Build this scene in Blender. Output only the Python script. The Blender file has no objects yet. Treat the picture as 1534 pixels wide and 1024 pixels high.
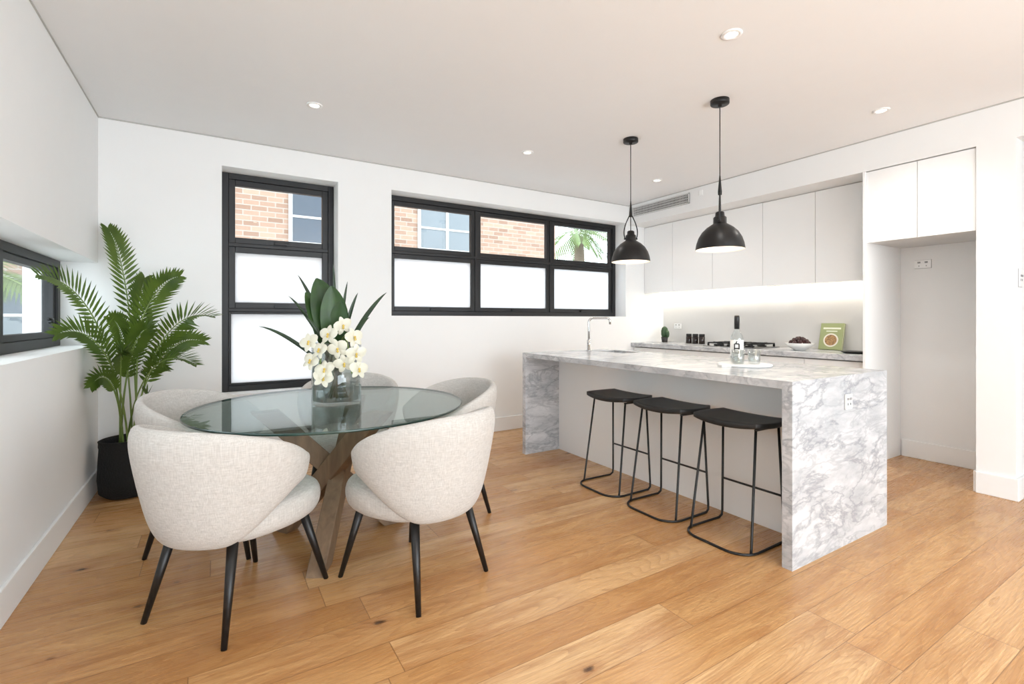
import bpy, bmesh, math, random
from mathutils import Vector, Matrix
R = random.Random(7)
pi = math.pi
sc = bpy.context.scene
try:
    sc.view_settings.view_transform = 'Standard'
except Exception:
    pass

# ------------------------------------------------------------------ helpers
def lin(c):
    c = c/255.0
    return c/12.92 if c <= 0.04045 else ((c+0.055)/1.055)**2.4
def C(r, g, b): return (lin(r), lin(g), lin(b), 1.0)

def newmat(name):
    m = bpy.data.materials.new(name); m.use_nodes = True
    nt = m.node_tree
    for n in list(nt.nodes): nt.nodes.remove(n)
    out = nt.nodes.new('ShaderNodeOutputMaterial')
    return m, nt, out
def N(nt, t, **kw):
    n = nt.nodes.new(t)
    for k, v in kw.items(): setattr(n, k, v)
    return n
def L(nt, a, b): nt.links.new(a, b)
def math_n(nt, op, a, b=None, c=None, clamp=False):
    n = N(nt, 'ShaderNodeMath', operation=op); n.use_clamp = clamp
    for i, v in enumerate((a, b, c)):
        if v is None: continue
        if isinstance(v, (int, float)): n.inputs[i].default_value = v
        else: L(nt, v, n.inputs[i])
    return n.outputs[0]
def mixc(nt, fac, a, b, mode='MIX'):
    n = N(nt, 'ShaderNodeMixRGB', blend_type=mode)
    for i, v in enumerate((fac, a, b)):
        if isinstance(v, (int, float)): n.inputs[i].default_value = v
        elif isinstance(v, tuple): n.inputs[i].default_value = v
        else: L(nt, v, n.inputs[i])
    return n.outputs[0]

def P(name, col, rough=0.5, metal=0.0, var=0.04, vscale=8, bump=0.0, bscale=60, emit=None, es=0, spec=0.5, coat=0):
    m, nt, out = newmat(name)
    b = N(nt, 'ShaderNodeBsdfPrincipled')
    tc = N(nt, 'ShaderNodeTexCoord')
    no = N(nt, 'ShaderNodeTexNoise'); no.inputs['Scale'].default_value = vscale
    L(nt, tc.outputs['Object'], no.inputs['Vector'])
    dark = tuple(c*(1-var*2) for c in col[:3])+(1,)
    lite = tuple(min(1, c*(1+var)) for c in col[:3])+(1,)
    L(nt, mixc(nt, no.outputs['Fac'], dark, lite), b.inputs['Base Color'])
    b.inputs['Roughness'].default_value = rough
    b.inputs['Metallic'].default_value = metal
    b.inputs['Specular IOR Level'].default_value = spec
    if coat: b.inputs['Coat Weight'].default_value = coat
    if bump:
        n2 = N(nt, 'ShaderNodeTexNoise'); n2.inputs['Scale'].default_value = bscale
        n2.inputs['Detail'].default_value = 4
        L(nt, tc.outputs['Object'], n2.inputs['Vector'])
        bp = N(nt, 'ShaderNodeBump'); bp.inputs['Strength'].default_value = bump; bp.inputs['Distance'].default_value = 0.01
        L(nt, n2.outputs['Fac'], bp.inputs['Height']); L(nt, bp.outputs[0], b.inputs['Normal'])
    if emit:
        b.inputs['Emission Color'].default_value = emit
        b.inputs['Emission Strength'].default_value = es
    L(nt, b.outputs[0], out.inputs[0])
    return m

def thin_glass(name, tint=(1, 1, 1, 1), base=0.05, edge=0.6, rough=0.0):
    m, nt, out = newmat(name)
    tr = N(nt, 'ShaderNodeBsdfTransparent'); tr.inputs[0].default_value = tint
    gl = N(nt, 'ShaderNodeBsdfGlossy'); gl.inputs['Roughness'].default_value = rough
    lw = N(nt, 'ShaderNodeLayerWeight'); lw.inputs[0].default_value = 0.25
    f = math_n(nt, 'MULTIPLY_ADD', lw.outputs['Facing'], edge, base, clamp=True)
    mx = N(nt, 'ShaderNodeMixShader')
    L(nt, f, mx.inputs[0]); L(nt, tr.outputs[0], mx.inputs[1]); L(nt, gl.outputs[0], mx.inputs[2])
    L(nt, mx.outputs[0], out.inputs[0])
    return m

class MB:
    def __init__(s): s.v = []; s.f = []; s.m = []; s.sm = []
    def add(s, vs, fs, mi=0, smooth=False):
        o = len(s.v); s.v += [tuple(v) for v in vs]
        for f in fs:
            s.f.append(tuple(o+i for i in f)); s.m.append(mi); s.sm.append(smooth)
    def box(s, x0, x1, y0, y1, z0, z1, mi=0):
        s.add([(x0,y0,z0),(x1,y0,z0),(x1,y1,z0),(x0,y1,z0),(x0,y0,z1),(x1,y0,z1),(x1,y1,z1),(x0,y1,z1)],
              [(0,3,2,1),(4,5,6,7),(0,1,5,4),(1,2,6,5),(2,3,7,6),(3,0,4,7)], mi)
    def beam(s, p0, p1, w, h, mi=0, ref=(0,0,1), flat=False):
        p0 = Vector(p0); p1 = Vector(p1); t = (p1-p0).normalized()
        a = t.cross(Vector(ref)).normalized(); b = a.cross(t).normalized()
        vs = []
        for p in (p0, p1):
            for i, j in ((-1,-1),(1,-1),(1,1),(-1,1)):
                q = p+a*(i*w/2)+b*(j*h/2)
                if flat:  # cut the beam ends horizontally
                    q = q + t*((p.z-q.z)/t.z)
                vs.append(q)
        s.add(vs, [(0,3,2,1),(4,5,6,7),(0,1,5,4),(1,2,6,5),(2,3,7,6),(3,0,4,7)], mi)
    def loft(s, rings, mi=0, smooth=True, cap=True, closed=True, loop=False):
        n = len(rings[0]); vs = [p for r in rings for p in r]; fs = []
        m = len(rings)
        for i in range(m if loop else m-1):
            for j in range(n if closed else n-1):
                a = i*n+j; b = i*n+(j+1) % n; i2 = (i+1) % m
                fs.append((a, b, i2*n+(j+1) % n, i2*n+j))
        if cap and not loop:
            fs.append(tuple(reversed(range(n)))); fs.append(tuple((m-1)*n+j for j in range(n)))
        s.add(vs, fs, mi, smooth)
    def tube(s, pts, r, n=10, mi=0, loop=False):
        pts = [Vector(p) for p in pts]; m = len(pts); rings = []; a = None
        for i, p in enumerate(pts):
            if loop: t = (pts[(i+1) % m]-pts[i-1]).normalized()
            else: t = (pts[min(i+1, m-1)]-pts[max(i-1, 0)]).normalized()
            if a is None:
                ref = Vector((0,0,1)) if abs(t.z) < .9 else Vector((1,0,0))
                a = t.cross(ref).normalized()
            else:
                a = (a-t*a.dot(t)).normalized()
            b = t.cross(a); rr = r[i] if isinstance(r, (list, tuple)) else r
            rings.append([p+a*math.cos(2*pi*k/n)*rr+b*math.sin(2*pi*k/n)*rr for k in range(n)])
        s.loft(rings, mi, True, True, True, loop)
    def lathe(s, prof, c=(0,0,0), n=32, mi=0, smooth=True, wob=None):
        rings = []
        for r, z in prof:
            r = max(r, 1e-4)
            rings.append([(c[0]+r*math.cos(2*pi*k/n)*(1+(wob(k/n, z) if wob else 0)), c[1]+r*math.sin(2*pi*k/n)*(1+(wob(k/n, z) if wob else 0)), c[2]+z) for k in range(n)])
        s.loft(rings, mi, smooth, False)
    def build(s, name, mats, parent=None, bevel=0, sub=0, loc=(0,0,0), rot=(0,0,0), normals=True, autosm=False):
        me = bpy.data.meshes.new(name); me.from_pydata(s.v, [], s.f)
        for m in (mats if isinstance(mats, (list, tuple)) else [mats]): me.materials.append(m)
        for p, mi, sm in zip(me.polygons, s.m, s.sm): p.material_index = mi; p.use_smooth = sm
        if normals:
            bm = bmesh.new(); bm.from_mesh(me); bmesh.ops.recalc_face_normals(bm, faces=bm.faces); bm.to_mesh(me); bm.free()
        return place(name, me, parent, bevel, sub, loc, rot)
def place(name, me, parent=None, bevel=0, sub=0, loc=(0,0,0), rot=(0,0,0)):
    o = bpy.data.objects.new(name, me); sc.collection.objects.link(o)
    o.location = loc; o.rotation_euler = rot
    if parent: o.parent = parent
    if bevel:
        b = o.modifiers.new('bevel', 'BEVEL'); b.width = bevel; b.segments = 2; b.limit_method = 'ANGLE'
    if sub:
        b = o.modifiers.new('sub', 'SUBSURF'); b.levels = sub; b.render_levels = sub
    return o
def E(name, loc=(0,0,0), rot=(0,0,0)):
    o = bpy.data.objects.new(name, None); sc.collection.objects.link(o)
    o.location = loc; o.rotation_euler = rot; o.empty_display_size = .1
    return o
def bez(p0, p1, p2, p3, n):
    out = []
    for i in range(n+1):
        t = i/n; u = 1-t
        out.append(p0*u**3+p1*3*u*u*t+p2*3*u*t*t+p3*t**3)
    return out
def sm(a, b, x):
    t = max(0, min(1, (x-a)/(b-a))); return t*t*(3-2*t)

# ------------------------------------------------------------------ materials
M_wall = P('wall_paint', C(242,242,241), .75, var=.006, bump=.03, bscale=200)
M_ceil = P('ceiling_paint', C(243,243,243), .85, var=.006)
M_trim = P('trim_paint', C(244,244,243), .45, var=.005)
M_cab = P('cabinet_white', C(248,248,247), .13, var=.004)
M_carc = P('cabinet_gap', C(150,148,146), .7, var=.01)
M_black = P('window_black', C(24,24,26), .45, var=.05)
M_blkmetal = P('black_metal', C(20,20,21), .45, var=.05)
M_blkpend = P('pendant_black', C(12,12,13), .38, var=.05)
M_inner = P('pendant_inner', C(225,215,200), .5)
M_chrome = P('chrome', C(205,205,205), .12, metal=1.0, var=.02)
M_steel = P('steel', C(150,150,150), .3, metal=1.0, var=.02)
M_plast = P('switch_plastic', C(250,250,249), .35, var=.003)
M_plastedge = P('switch_rim_shade_and_keys', C(150,150,150), .5, var=.003)  # grey rim paints the shadow outline of the plates; also colours keys
M_dark = P('dark_void', C(30,30,30), .8)
M_soil = P('soil', C(45,34,26), .95, bump=.6)
M_ceramic = P('ceramic_white', C(240,239,236), .2, var=.01)
M_bulb = P('bulb_glow', C(255,240,215), .5, emit=(1,.86,.66,1), es=6)
M_dl = P('downlight_glow', C(255,245,230), .5, emit=(1,.93,.82,1), es=6)
M_led = P('led_glow', C(255,250,240), .5, emit=(1,.92,.80,1), es=12)
M_glass = thin_glass('window_glass', (.96,.98,.98,1), .04, .3)
M_vase = thin_glass('vase_glass', (.92,.95,.95,1), .08, .75)
M_water = thin_glass('water', (.86,.90,.90,1), .04, .2)
M_table = thin_glass('table_glass', (.76,.84,.82,1), .05, .45)
M_tedge = P('glass_edge', C(34,62,56), .12, spec=.8)
M_splash = P('splashback_glass', C(220,219,217), .05, var=.004, spec=.8)

# frosted
m, nt, out = newmat('frosted_glass')
t = N(nt, 'ShaderNodeBsdfTranslucent'); t.inputs[0].default_value = (.93,.97,1,1)
d = N(nt, 'ShaderNodeBsdfDiffuse'); d.inputs[0].default_value = (.9,.92,.93,1)
no = N(nt, 'ShaderNodeTexNoise'); no.inputs['Scale'].default_value = 300
fm = math_n(nt, 'MULTIPLY_ADD', no.outputs['Fac'], .05, .10)
mx = N(nt, 'ShaderNodeMixShader'); L(nt, fm, mx.inputs[0])
L(nt, t.outputs[0], mx.inputs[1]); L(nt, d.outputs[0], mx.inputs[2]); L(nt, mx.outputs[0], out.inputs[0])
M_frost = m

# floor
m, nt, out = newmat('oak_floor')
b = N(nt, 'ShaderNodeBsdfPrincipled'); tc = N(nt, 'ShaderNodeTexCoord')
sx = N(nt, 'ShaderNodeSeparateXYZ'); L(nt, tc.outputs['Object'], sx.inputs[0])
PW, PL = .18, 2.1
yr = math_n(nt, 'DIVIDE', sx.outputs['Y'], PW)
row = math_n(nt, 'FLOOR', yr); fy = math_n(nt, 'FRACT', yr)
wn = N(nt, 'ShaderNodeTexWhiteNoise', noise_dimensions='1D'); L(nt, row, wn.inputs['W'])
xo = math_n(nt, 'MULTIPLY_ADD', wn.outputs['Value'], 7.3, math_n(nt, 'DIVIDE', sx.outputs['X'], PL))
pk = math_n(nt, 'FLOOR', xo); fx = math_n(nt, 'FRACT', xo)
cv = N(nt, 'ShaderNodeCombineXYZ'); L(nt, row, cv.inputs[0]); L(nt, pk, cv.inputs[1])
w2 = N(nt, 'ShaderNodeTexWhiteNoise', noise_dimensions='2D'); L(nt, cv.outputs[0], w2.inputs['Vector'])
pr = w2.outputs['Value']
gv = N(nt, 'ShaderNodeCombineXYZ')
L(nt, math_n(nt, 'MULTIPLY_ADD', pr, 37.0, sx.outputs['X']), gv.inputs[0])
L(nt, math_n(nt, 'MULTIPLY', sx.outputs['Y'], 8.0), gv.inputs[1]); L(nt, math_n(nt, 'MULTIPLY', pr, 20.0), gv.inputs[2])
g1 = N(nt, 'ShaderNodeTexNoise'); g1.inputs['Scale'].default_value = 1.6; g1.inputs['Detail'].default_value = 5; g1.inputs['Distortion'].default_value = .6
L(nt, gv.outputs[0], g1.inputs['Vector'])
gv2 = N(nt, 'ShaderNodeCombineXYZ')
L(nt, math_n(nt, 'MULTIPLY_ADD', sx.outputs['X'], 3.0, math_n(nt, 'MULTIPLY', pr, 11.0)), gv2.inputs[0]); L(nt, math_n(nt, 'MULTIPLY', sx.outputs['Y'], 100.0), gv2.inputs[1])
g2 = N(nt, 'ShaderNodeTexNoise'); g2.inputs['Scale'].default_value = 2.0; g2.inputs['Detail'].default_value = 5
L(nt, gv2.outputs[0], g2.inputs['Vector'])
g3 = N(nt, 'ShaderNodeTexNoise'); g3.inputs['Scale'].default_value = .8; g3.inputs['Detail'].default_value = 1.2; g3.inputs['Distortion'].default_value = .2
L(nt, gv.outputs[0], g3.inputs['Vector'])
cont = math_n(nt, 'FRACT', math_n(nt, 'MULTIPLY', g3.outputs['Fac'], 26.0))
ctr = math_n(nt, 'POWER', cont, 3.0)
cr = N(nt, 'ShaderNodeValToRGB'); L(nt, pr, cr.inputs[0])
cr.color_ramp.interpolation = 'LINEAR'
e = cr.color_ramp.elements; e[0].position = 0; e[0].color = C(186,136,84); e[1].position = 1; e[1].color = C(222,180,130)
for p_, c_ in ((.2, C(214,168,114)), (.4, C(196,146,92)), (.6, C(226,186,136)), (.8, C(204,154,100))):
    x = e.new(p_); x.color = c_
c1 = mixc(nt, math_n(nt, 'MULTIPLY', math_n(nt, 'SUBTRACT', g1.outputs['Fac'], .42, clamp=True), 2.6, clamp=True), cr.outputs[0], C(172,118,68))
c2 = mixc(nt, math_n(nt, 'MULTIPLY', math_n(nt, 'SUBTRACT', g2.outputs['Fac'], .44, clamp=True), 1.9, clamp=True), c1, C(154,104,60))
c3 = mixc(nt, math_n(nt, 'MULTIPLY', ctr, .34), c2, C(146,94,52))
kv = N(nt, 'ShaderNodeCombineXYZ'); L(nt, math_n(nt, 'MULTIPLY', sx.outputs['X'], 2.4), kv.inputs[0]); L(nt, math_n(nt, 'MULTIPLY', sx.outputs['Y'], 4.8), kv.inputs[1])
vo = N(nt, 'ShaderNodeTexVoronoi'); vo.inputs['Scale'].default_value = 1.0; L(nt, kv.outputs[0], vo.inputs['Vector'])
kn = N(nt, 'ShaderNodeTexNoise'); kn.inputs['Scale'].default_value = 34; kn.inputs['Detail'].default_value = 3; L(nt, tc.outputs['Object'], kn.inputs['Vector'])
vd = math_n(nt, 'MULTIPLY_ADD', kn.outputs['Fac'], .12, vo.outputs['Distance'])
def mrange(a, b_, v):
    r = N(nt, 'ShaderNodeMapRange'); r.inputs[1].default_value = a; r.inputs[2].default_value = b_; r.inputs[3].default_value = 1; r.inputs[4].default_value = 0
    L(nt, v, r.inputs[0]); return r.outputs[0]
sepn = N(nt, 'ShaderNodeSeparateColor'); L(nt, vo.outputs['Color'], sepn.inputs[0])
sel = math_n(nt, 'GREATER_THAN', sepn.outputs[0], .3)
halo = math_n(nt, 'MULTIPLY', math_n(nt, 'MULTIPLY', mrange(.07, .28, vd), sel), .55)
c35 = mixc(nt, halo, c3, C(150,92,50))
c4 = mixc(nt, math_n(nt, 'MULTIPLY', math_n(nt, 'MULTIPLY', mrange(.085, .14, vd), sel), .9), c35, C(62,38,22))
ey = math_n(nt, 'MINIMUM', fy, math_n(nt, 'SUBTRACT', 1.0, fy))
ex = math_n(nt, 'MINIMUM', fx, math_n(nt, 'SUBTRACT', 1.0, fx))
seam = math_n(nt, 'MAXIMUM', math_n(nt, 'LESS_THAN', ey, .008), math_n(nt, 'LESS_THAN', ex, .0009))
c5 = mixc(nt, math_n(nt, 'MULTIPLY', seam, .6), c4, C(108,70,40))
L(nt, c5, b.inputs['Base Color'])
L(nt, math_n(nt, 'MULTIPLY_ADD', g2.outputs['Fac'], .12, .22), b.inputs['Roughness'])
bp = N(nt, 'ShaderNodeBump'); bp.inputs['Strength'].default_value = .1; bp.inputs['Distance'].default_value = .003
L(nt, math_n(nt, 'SUBTRACT', g2.outputs['Fac'], seam), bp.inputs['Height']); L(nt, bp.outputs[0], b.inputs['Normal'])
L(nt, b.outputs[0], out.inputs[0]); M_floor = m

# marble
m, nt, out = newmat('carrara_marble')
b = N(nt, 'ShaderNodeBsdfPrincipled'); tc = N(nt, 'ShaderNodeTexCoord')
mp = N(nt, 'ShaderNodeMapping'); mp.inputs['Rotation'].default_value = (.35, .75, .5); mp.inputs['Scale'].default_value = (.9, 1.5, 2.6)
L(nt, tc.outputs['Object'], mp.inputs[0])
def veins(scale, width, det, dist):
    n = N(nt, 'ShaderNodeTexNoise'); n.inputs['Scale'].default_value = scale; n.inputs['Detail'].default_value = det; n.inputs['Distortion'].default_value = dist
    n.inputs['Roughness'].default_value = .58
    L(nt, mp.outputs[0], n.inputs['Vector'])
    a = math_n(nt, 'ABSOLUTE', math_n(nt, 'SUBTRACT', n.outputs['Fac'], .5))
    r = N(nt, 'ShaderNodeMapRange'); r.inputs[1].default_value = 0; r.inputs[2].default_value = width; r.inputs[3].default_value = 1; r.inputs[4].default_value = 0
    L(nt, a, r.inputs[0]); return r.outputs[0]
v1 = veins(1.8, .024, 9, .4); v2 = veins(4.2, .05, 8, .5); v3 = veins(1.1, .10, 6, .3)
cl_ = N(nt, 'ShaderNodeTexNoise'); cl_.inputs['Scale'].default_value = 3.2; cl_.inputs['Detail'].default_value = 9; cl_.inputs['Roughness'].default_value = .65; L(nt, mp.outputs[0], cl_.inputs['Vector'])
crm = N(nt, 'ShaderNodeMapRange'); crm.inputs[1].default_value = .36; crm.inputs[2].default_value = .64; L(nt, cl_.outputs['Fac'], crm.inputs[0])
base = mixc(nt, crm.outputs[0], C(184,186,189), C(220,220,221))
a0_ = mixc(nt, math_n(nt, 'MULTIPLY', v3, .22), base, C(150,153,158))
a1 = mixc(nt, math_n(nt, 'MULTIPLY', v1, .5), a0_, C(122,125,131))
a2 = mixc(nt, math_n(nt, 'MULTIPLY', math_n(nt, 'MULTIPLY', v2, cl_.outputs['Fac']), .7), a1, C(136,139,145))
L(nt, a2, b.inputs['Base Color']); b.inputs['Roughness'].default_value = .2
L(nt, b.outputs[0], out.inputs[0]); M_marble = m

# linen
m, nt, out = newmat('linen_fabric')
b = N(nt, 'ShaderNodeBsdfPrincipled'); tc = N(nt, 'ShaderNodeTexCoord')
def strn(sx_, sy_, sz_):
    mp = N(nt, 'ShaderNodeMapping'); mp.inputs['Scale'].default_value = (sx_, sy_, sz_); L(nt, tc.outputs['Object'], mp.inputs[0])
    n = N(nt, 'ShaderNodeTexNoise'); n.inputs['Scale'].default_value = 1; n.inputs['Detail'].default_value = 3; L(nt, mp.outputs[0], n.inputs['Vector']); return n.outputs['Fac']
h = math_n(nt, 'ADD', strn(300, 300, 16), strn(34, 34, 340))
hf = math_n(nt, 'MULTIPLY_ADD', h, .95, -.45, clamp=True)
L(nt, mixc(nt, hf, C(168,163,157), C(214,210,205)), b.inputs['Base Color'])
b.inputs['Roughness'].default_value = .95; b.inputs['Sheen Weight'].default_value = .1; b.inputs['Specular IOR Level'].default_value = .2
bp = N(nt, 'ShaderNodeBump'); bp.inputs['Strength'].default_value = .22; bp.inputs['Distance'].default_value = .003
L(nt, h, bp.inputs['Height']); L(nt, bp.outputs[0], b.inputs['Normal']); L(nt, b.outputs[0], out.inputs[0]); M_linen = m

def wood(name, ca, cb, sc_=(3,3,30), rough=.55):
    m, nt, out = newmat(name)
    b = N(nt, 'ShaderNodeBsdfPrincipled'); tc = N(nt, 'ShaderNodeTexCoord')
    mp = N(nt, 'ShaderNodeMapping'); mp.inputs['Scale'].default_value = sc_; L(nt, tc.outputs['Object'], mp.inputs[0])
    n = N(nt, 'ShaderNodeTexNoise'); n.inputs['Scale'].default_value = 1.5; n.inputs['Detail'].default_value = 6; n.inputs['Distortion'].default_value = .6
    L(nt, mp.outputs[0], n.inputs['Vector'])
    L(nt, mixc(nt, n.outputs['Fac'], ca, cb), b.inputs['Base Color']); b.inputs['Roughness'].default_value = rough
    L(nt, b.outputs[0], out.inputs[0]); return m
M_twood = wood('weathered_timber', C(84,64,48), C(156,130,104), (14,14,3))
M_swood = wood('black_timber', C(12,12,12), C(40,38,37), (60,4,10), .5)

# brick
m, nt, out = newmat('brick_facade')
b = N(nt, 'ShaderNodeBsdfPrincipled'); tc = N(nt, 'ShaderNodeTexCoord')
sx = N(nt, 'ShaderNodeSeparateXYZ'); L(nt, tc.outputs['Object'], sx.inputs[0])
cv = N(nt, 'ShaderNodeCombineXYZ'); L(nt, sx.outputs['X'], cv.inputs[0]); L(nt, sx.outputs['Z'], cv.inputs[1])
br = N(nt, 'ShaderNodeTexBrick'); br.inputs['Scale'].default_value = 1
br.inputs['Brick Width'].default_value = .24; br.inputs['Row Height'].default_value = .086; br.inputs['Mortar Size'].default_value = .008
br.inputs['Color1'].default_value = C(128,100,84); br.inputs['Color2'].default_value = C(158,130,112); br.inputs['Mortar'].default_value = C(150,142,134)
L(nt, cv.outputs[0], br.inputs['Vector']); L(nt, br.outputs[0], b.inputs['Base Color']); b.inputs['Roughness'].default_value = .9
L(nt, b.outputs[0], out.inputs[0]); M_brick = m

def leafmat(name, ca, cb, scale=20, trans=.25):
    m, nt, out = newmat(name)
    b = N(nt, 'ShaderNodeBsdfPrincipled'); tc = N(nt, 'ShaderNodeTexCoord')
    n = N(nt, 'ShaderNodeTexNoise'); n.inputs['Scale'].default_value = scale; L(nt, tc.outputs['Object'], n.inputs['Vector'])
    c = mixc(nt, n.outputs['Fac'], ca, cb); L(nt, c, b.inputs['Base Color']); b.inputs['Roughness'].default_value = .42
    t = N(nt, 'ShaderNodeBsdfTranslucent'); L(nt, c, t.inputs[0])
    mx = N(nt, 'ShaderNodeMixShader'); mx.inputs[0].default_value = trans
    L(nt, b.outputs[0], mx.inputs[1]); L(nt, t.outputs[0], mx.inputs[2]); L(nt, mx.outputs[0], out.inputs[0]); return m
M_palm = leafmat('palm_leaf', C(40,66,18), C(104,128,46), 7)
M_stem = leafmat('palm_stem', C(96,120,52), C(130,150,78), 9, .05)
M_leaf = leafmat('broad_leaf', C(20,46,16), C(54,90,32), 14, .12)
M_blade = leafmat('dark_blade_leaf', C(26,42,30), C(54,76,48), 14, .1)
M_petal = leafmat('orchid_petal', C(236,231,208), C(248,246,234), 30, .3)
M_ocore = P('orchid_centre', C(214,184,90), .5)
M_trunk = P('palm_trunk', C(110,94,78), .9, bump=.6, bscale=20)
M_basket = P('black_basket', C(20,20,21), .85, var=.3, vscale=60, bump=.8, bscale=90)
M_conc = P('concrete', C(190,192,192), .9)
M_bldglass = P('neighbour_glass', C(50,62,76), .1, var=.15, vscale=1.5)
M_bldcurt = P('neighbour_blind', C(104,112,118), .4, var=.05, vscale=2)
M_bldframe = P('neighbour_frame', C(176,176,174), .5)

# ------------------------------------------------------------------ room shell
XL, YB, XR, XK, H = -.74, 4.58, 4.58, 5.25, 2.70
YF = -3.2; XE = 6.6
g = MB(); g.box(-1.14, XE+.1, YF-.1, YB+.35, -.12, 0); g.build('floor', M_floor)
g = MB(); g.box(-1.14, XE+.1, YF-.1, YB+.35, H, H+.15); g.build('ceiling', M_ceil)
W1 = (.034, .942, .60, 2.47); W2 = (1.437, 4.533, 1.255, 2.47)
g = MB(); y0, y1 = YB, YB+.35
g.box(-1.14, W1[0], y0, y1, 0, H); g.box(W1[0], W1[1], y0, y1, 0, W1[2]); g.box(W1[0], W1[1], y0, y1, W1[3], H)
g.box(W1[1], W2[0], y0, y1, 0, H); g.box(W2[0], W2[1], y0, y1, 0, W2[2]); g.box(W2[0], W2[1], y0, y1, W2[3], H)
g.box(W2[1], XK+.15, y0, y1, 0, H); g.build('wall_back', M_wall)
g = MB(); SZ, TZ, WY0 = 1.035, 1.63, 1.0
g.box(-1.14, XL, YF, YB, 0, SZ); g.box(-1.14, XL, YF, YB, TZ, H); g.box(-1.14, XL, YF, WY0, SZ, TZ); g.build('wall_left', M_wall)
g = MB(); g.box(XK, XK+.15, 1.2, YB, 0, H); g.build('wall_right', M_wall)
g = MB(); g.box(XR, XE, 1.0, 1.2, 0, H); g.build('wall_pier', M_wall)
g = MB(); g.box(XR, XR+.15, YF, -.2, 0, H); g.build('wall_right', M_wall)
g = MB(); g.box(XE, XE+.1, YF, 1.2, 0, H); g.build('wall_hallway', M_wall)
g = MB(); g.box(-1.14, -.3, YF-.1, YF, 0, H); g.box(-.3, 4.2, YF-.1, YF, 2.4, H); g.box(4.2, XE, YF-.1, YF, 0, H); g.build('wall_front', M_wall)
g = MB(); g.box(XR, XK, 1.2, YB, 2.442, H); g.build('wall_bulkhead', M_wall)
g = MB(); g.box(XR, XR+.15, -.2, 1.0, 2.442, H); g.build('wall_header', M_wall)
BH, BT = .15, .016
g = MB(); g.box(XL, XR+.06, YB-BT, YB, 0, BH); g.build('baseboard_back', M_trim, bevel=.004)
g = MB(); g.box(XL, XL+BT, YF, YB-BT, 0, BH); g.build('baseboard_left', M_trim, bevel=.004)
g = MB(); g.box(XR-BT, XR, 1.0-BT, 1.2, 0, BH); g.box(XR, XE, 1.0-BT, 1.0, 0, BH); g.box(XK-BT, XK, 1.2, 1.87, 0, BH); g.box(XR, XK, 1.2, 1.2+BT, 0, BH)
g.build('baseboard_right', M_trim, bevel=.004)
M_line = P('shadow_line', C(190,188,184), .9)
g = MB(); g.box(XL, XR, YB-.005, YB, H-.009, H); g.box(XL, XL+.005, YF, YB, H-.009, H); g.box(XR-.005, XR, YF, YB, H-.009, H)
g.build('shadow_gap_strip', M_line)  # thin grey strips paint the shaded gap between walls and ceiling

# windows
def cell(gf, gg, x0, x1, z0, z1, s, y, frost, thick=.05):
    gf.box(x0, x0+s, y, y+thick, z0, z1); gf.box(x1-s, x1, y, y+thick, z0, z1)
    gf.box(x0+s, x1-s, y, y+thick, z0, z0+s); gf.box(x0+s, x1-s, y, y+thick, z1-s, z1)
    gg.box(x0+s-.005, x1-s+.005, y+.02, y+.026, z0+s-.005, z1-s+.005, 1 if frost else 0)
def window(name, w, xs, zs, frost, sashes):
    e = E(name); gf = MB(); gg = MB(); gh = MB()
    x0, x1, z0, z1 = w; o = .05; y = YB+.19
    gf.box(x0, x0+o, y, y+.09, z0, z1); gf.box(x1-o, x1, y, y+.09, z0, z1)
    gf.box(x0+o, x1-o, y, y+.09, z0, z0+o); gf.box(x0+o, x1-o, y, y+.09, z1-o, z1)
    X = [x0+o]+xs+[x1-o]; Z = [z0+o]+zs+[z1-o]
    for xm in xs: gf.box(xm-.015, xm+.015, y+.004, y+.086, z0+o, z1-o)
    for zm in zs: gf.box(x0+o, x1-o, y+.006, y+.084, zm-.015, zm+.015)
    for i in range(len(X)-1):
        for j in range(len(Z)-1):
            a = X[i]+(.015 if i else 0); b_ = X[i+1]-(.015 if i < len(X)-2 else 0)
            c = Z[j]+(.015 if j else 0); d_ = Z[j+1]-(.015 if j < len(Z)-2 else 0)
            cell(gf, gg, a, b_, c, d_, sashes[j], y+.014, frost[j])
            if sashes[j] > .03 and (frost[j] or name == 'window_1'):
                mx_ = (a+b_)/2
                gh.box(mx_-.05, mx_+.05, y-.006, y+.016, c+.008, c+.03); gh.beam((mx_-.04, y-.012, c+.026), (mx_+.07, y-.012, c+.034), .01, .008)
    gf.build('frame', M_black, e, bevel=.003); gg.build('glazing', [M_glass, M_frost], e); gh.build('winder', M_blkmetal, e)
window('window_1', W1, [], [1.30, 1.86], [True, True, False], [.02, .05, .05])
window('window_2', W2, [2.455, 3.475], [1.90], [True, False], [.045, .045])
# left slot window
e = E('window_3'); gf = MB(); gg = MB(); xa, xb = -1.03, -.945
gf.box(xa, xb, WY0, YB, SZ, SZ+.06); gf.box(xa, xb, WY0, YB, TZ-.05, TZ); gf.box(xa, xb, YB-.06, YB, SZ+.06, TZ-.05); gf.box(xa, xb, WY0, WY0+.05, SZ+.06, TZ-.05)
for ym in (3.47, 2.3): gf.box(xa, xb+.0, ym-.04, ym+.04, SZ+.06, TZ-.05)
for ya, yb in ((3.51, YB-.06), (2.34, 3.43), (WY0+.05, 2.26)):
    z0, z1 = SZ+.06, TZ-.05; s = .04
    gf.box(xa+.02, xb-.015, ya, ya+s, z0, z1); gf.box(xa+.02, xb-.015, yb-s, yb, z0, z1); gf.box(xa+.02, xb-.015, ya+s, yb-s, z0, z0+s); gf.box(xa+.02, xb-.015, ya+s, yb-s, z1-s, z1)
    gg.box(xa+.04, xa+.046, ya+s, yb-s, z0+s, z1-s)
gf.build('frame', M_black, e, bevel=.003); gg.build('glazing', M_glass, e)
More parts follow.
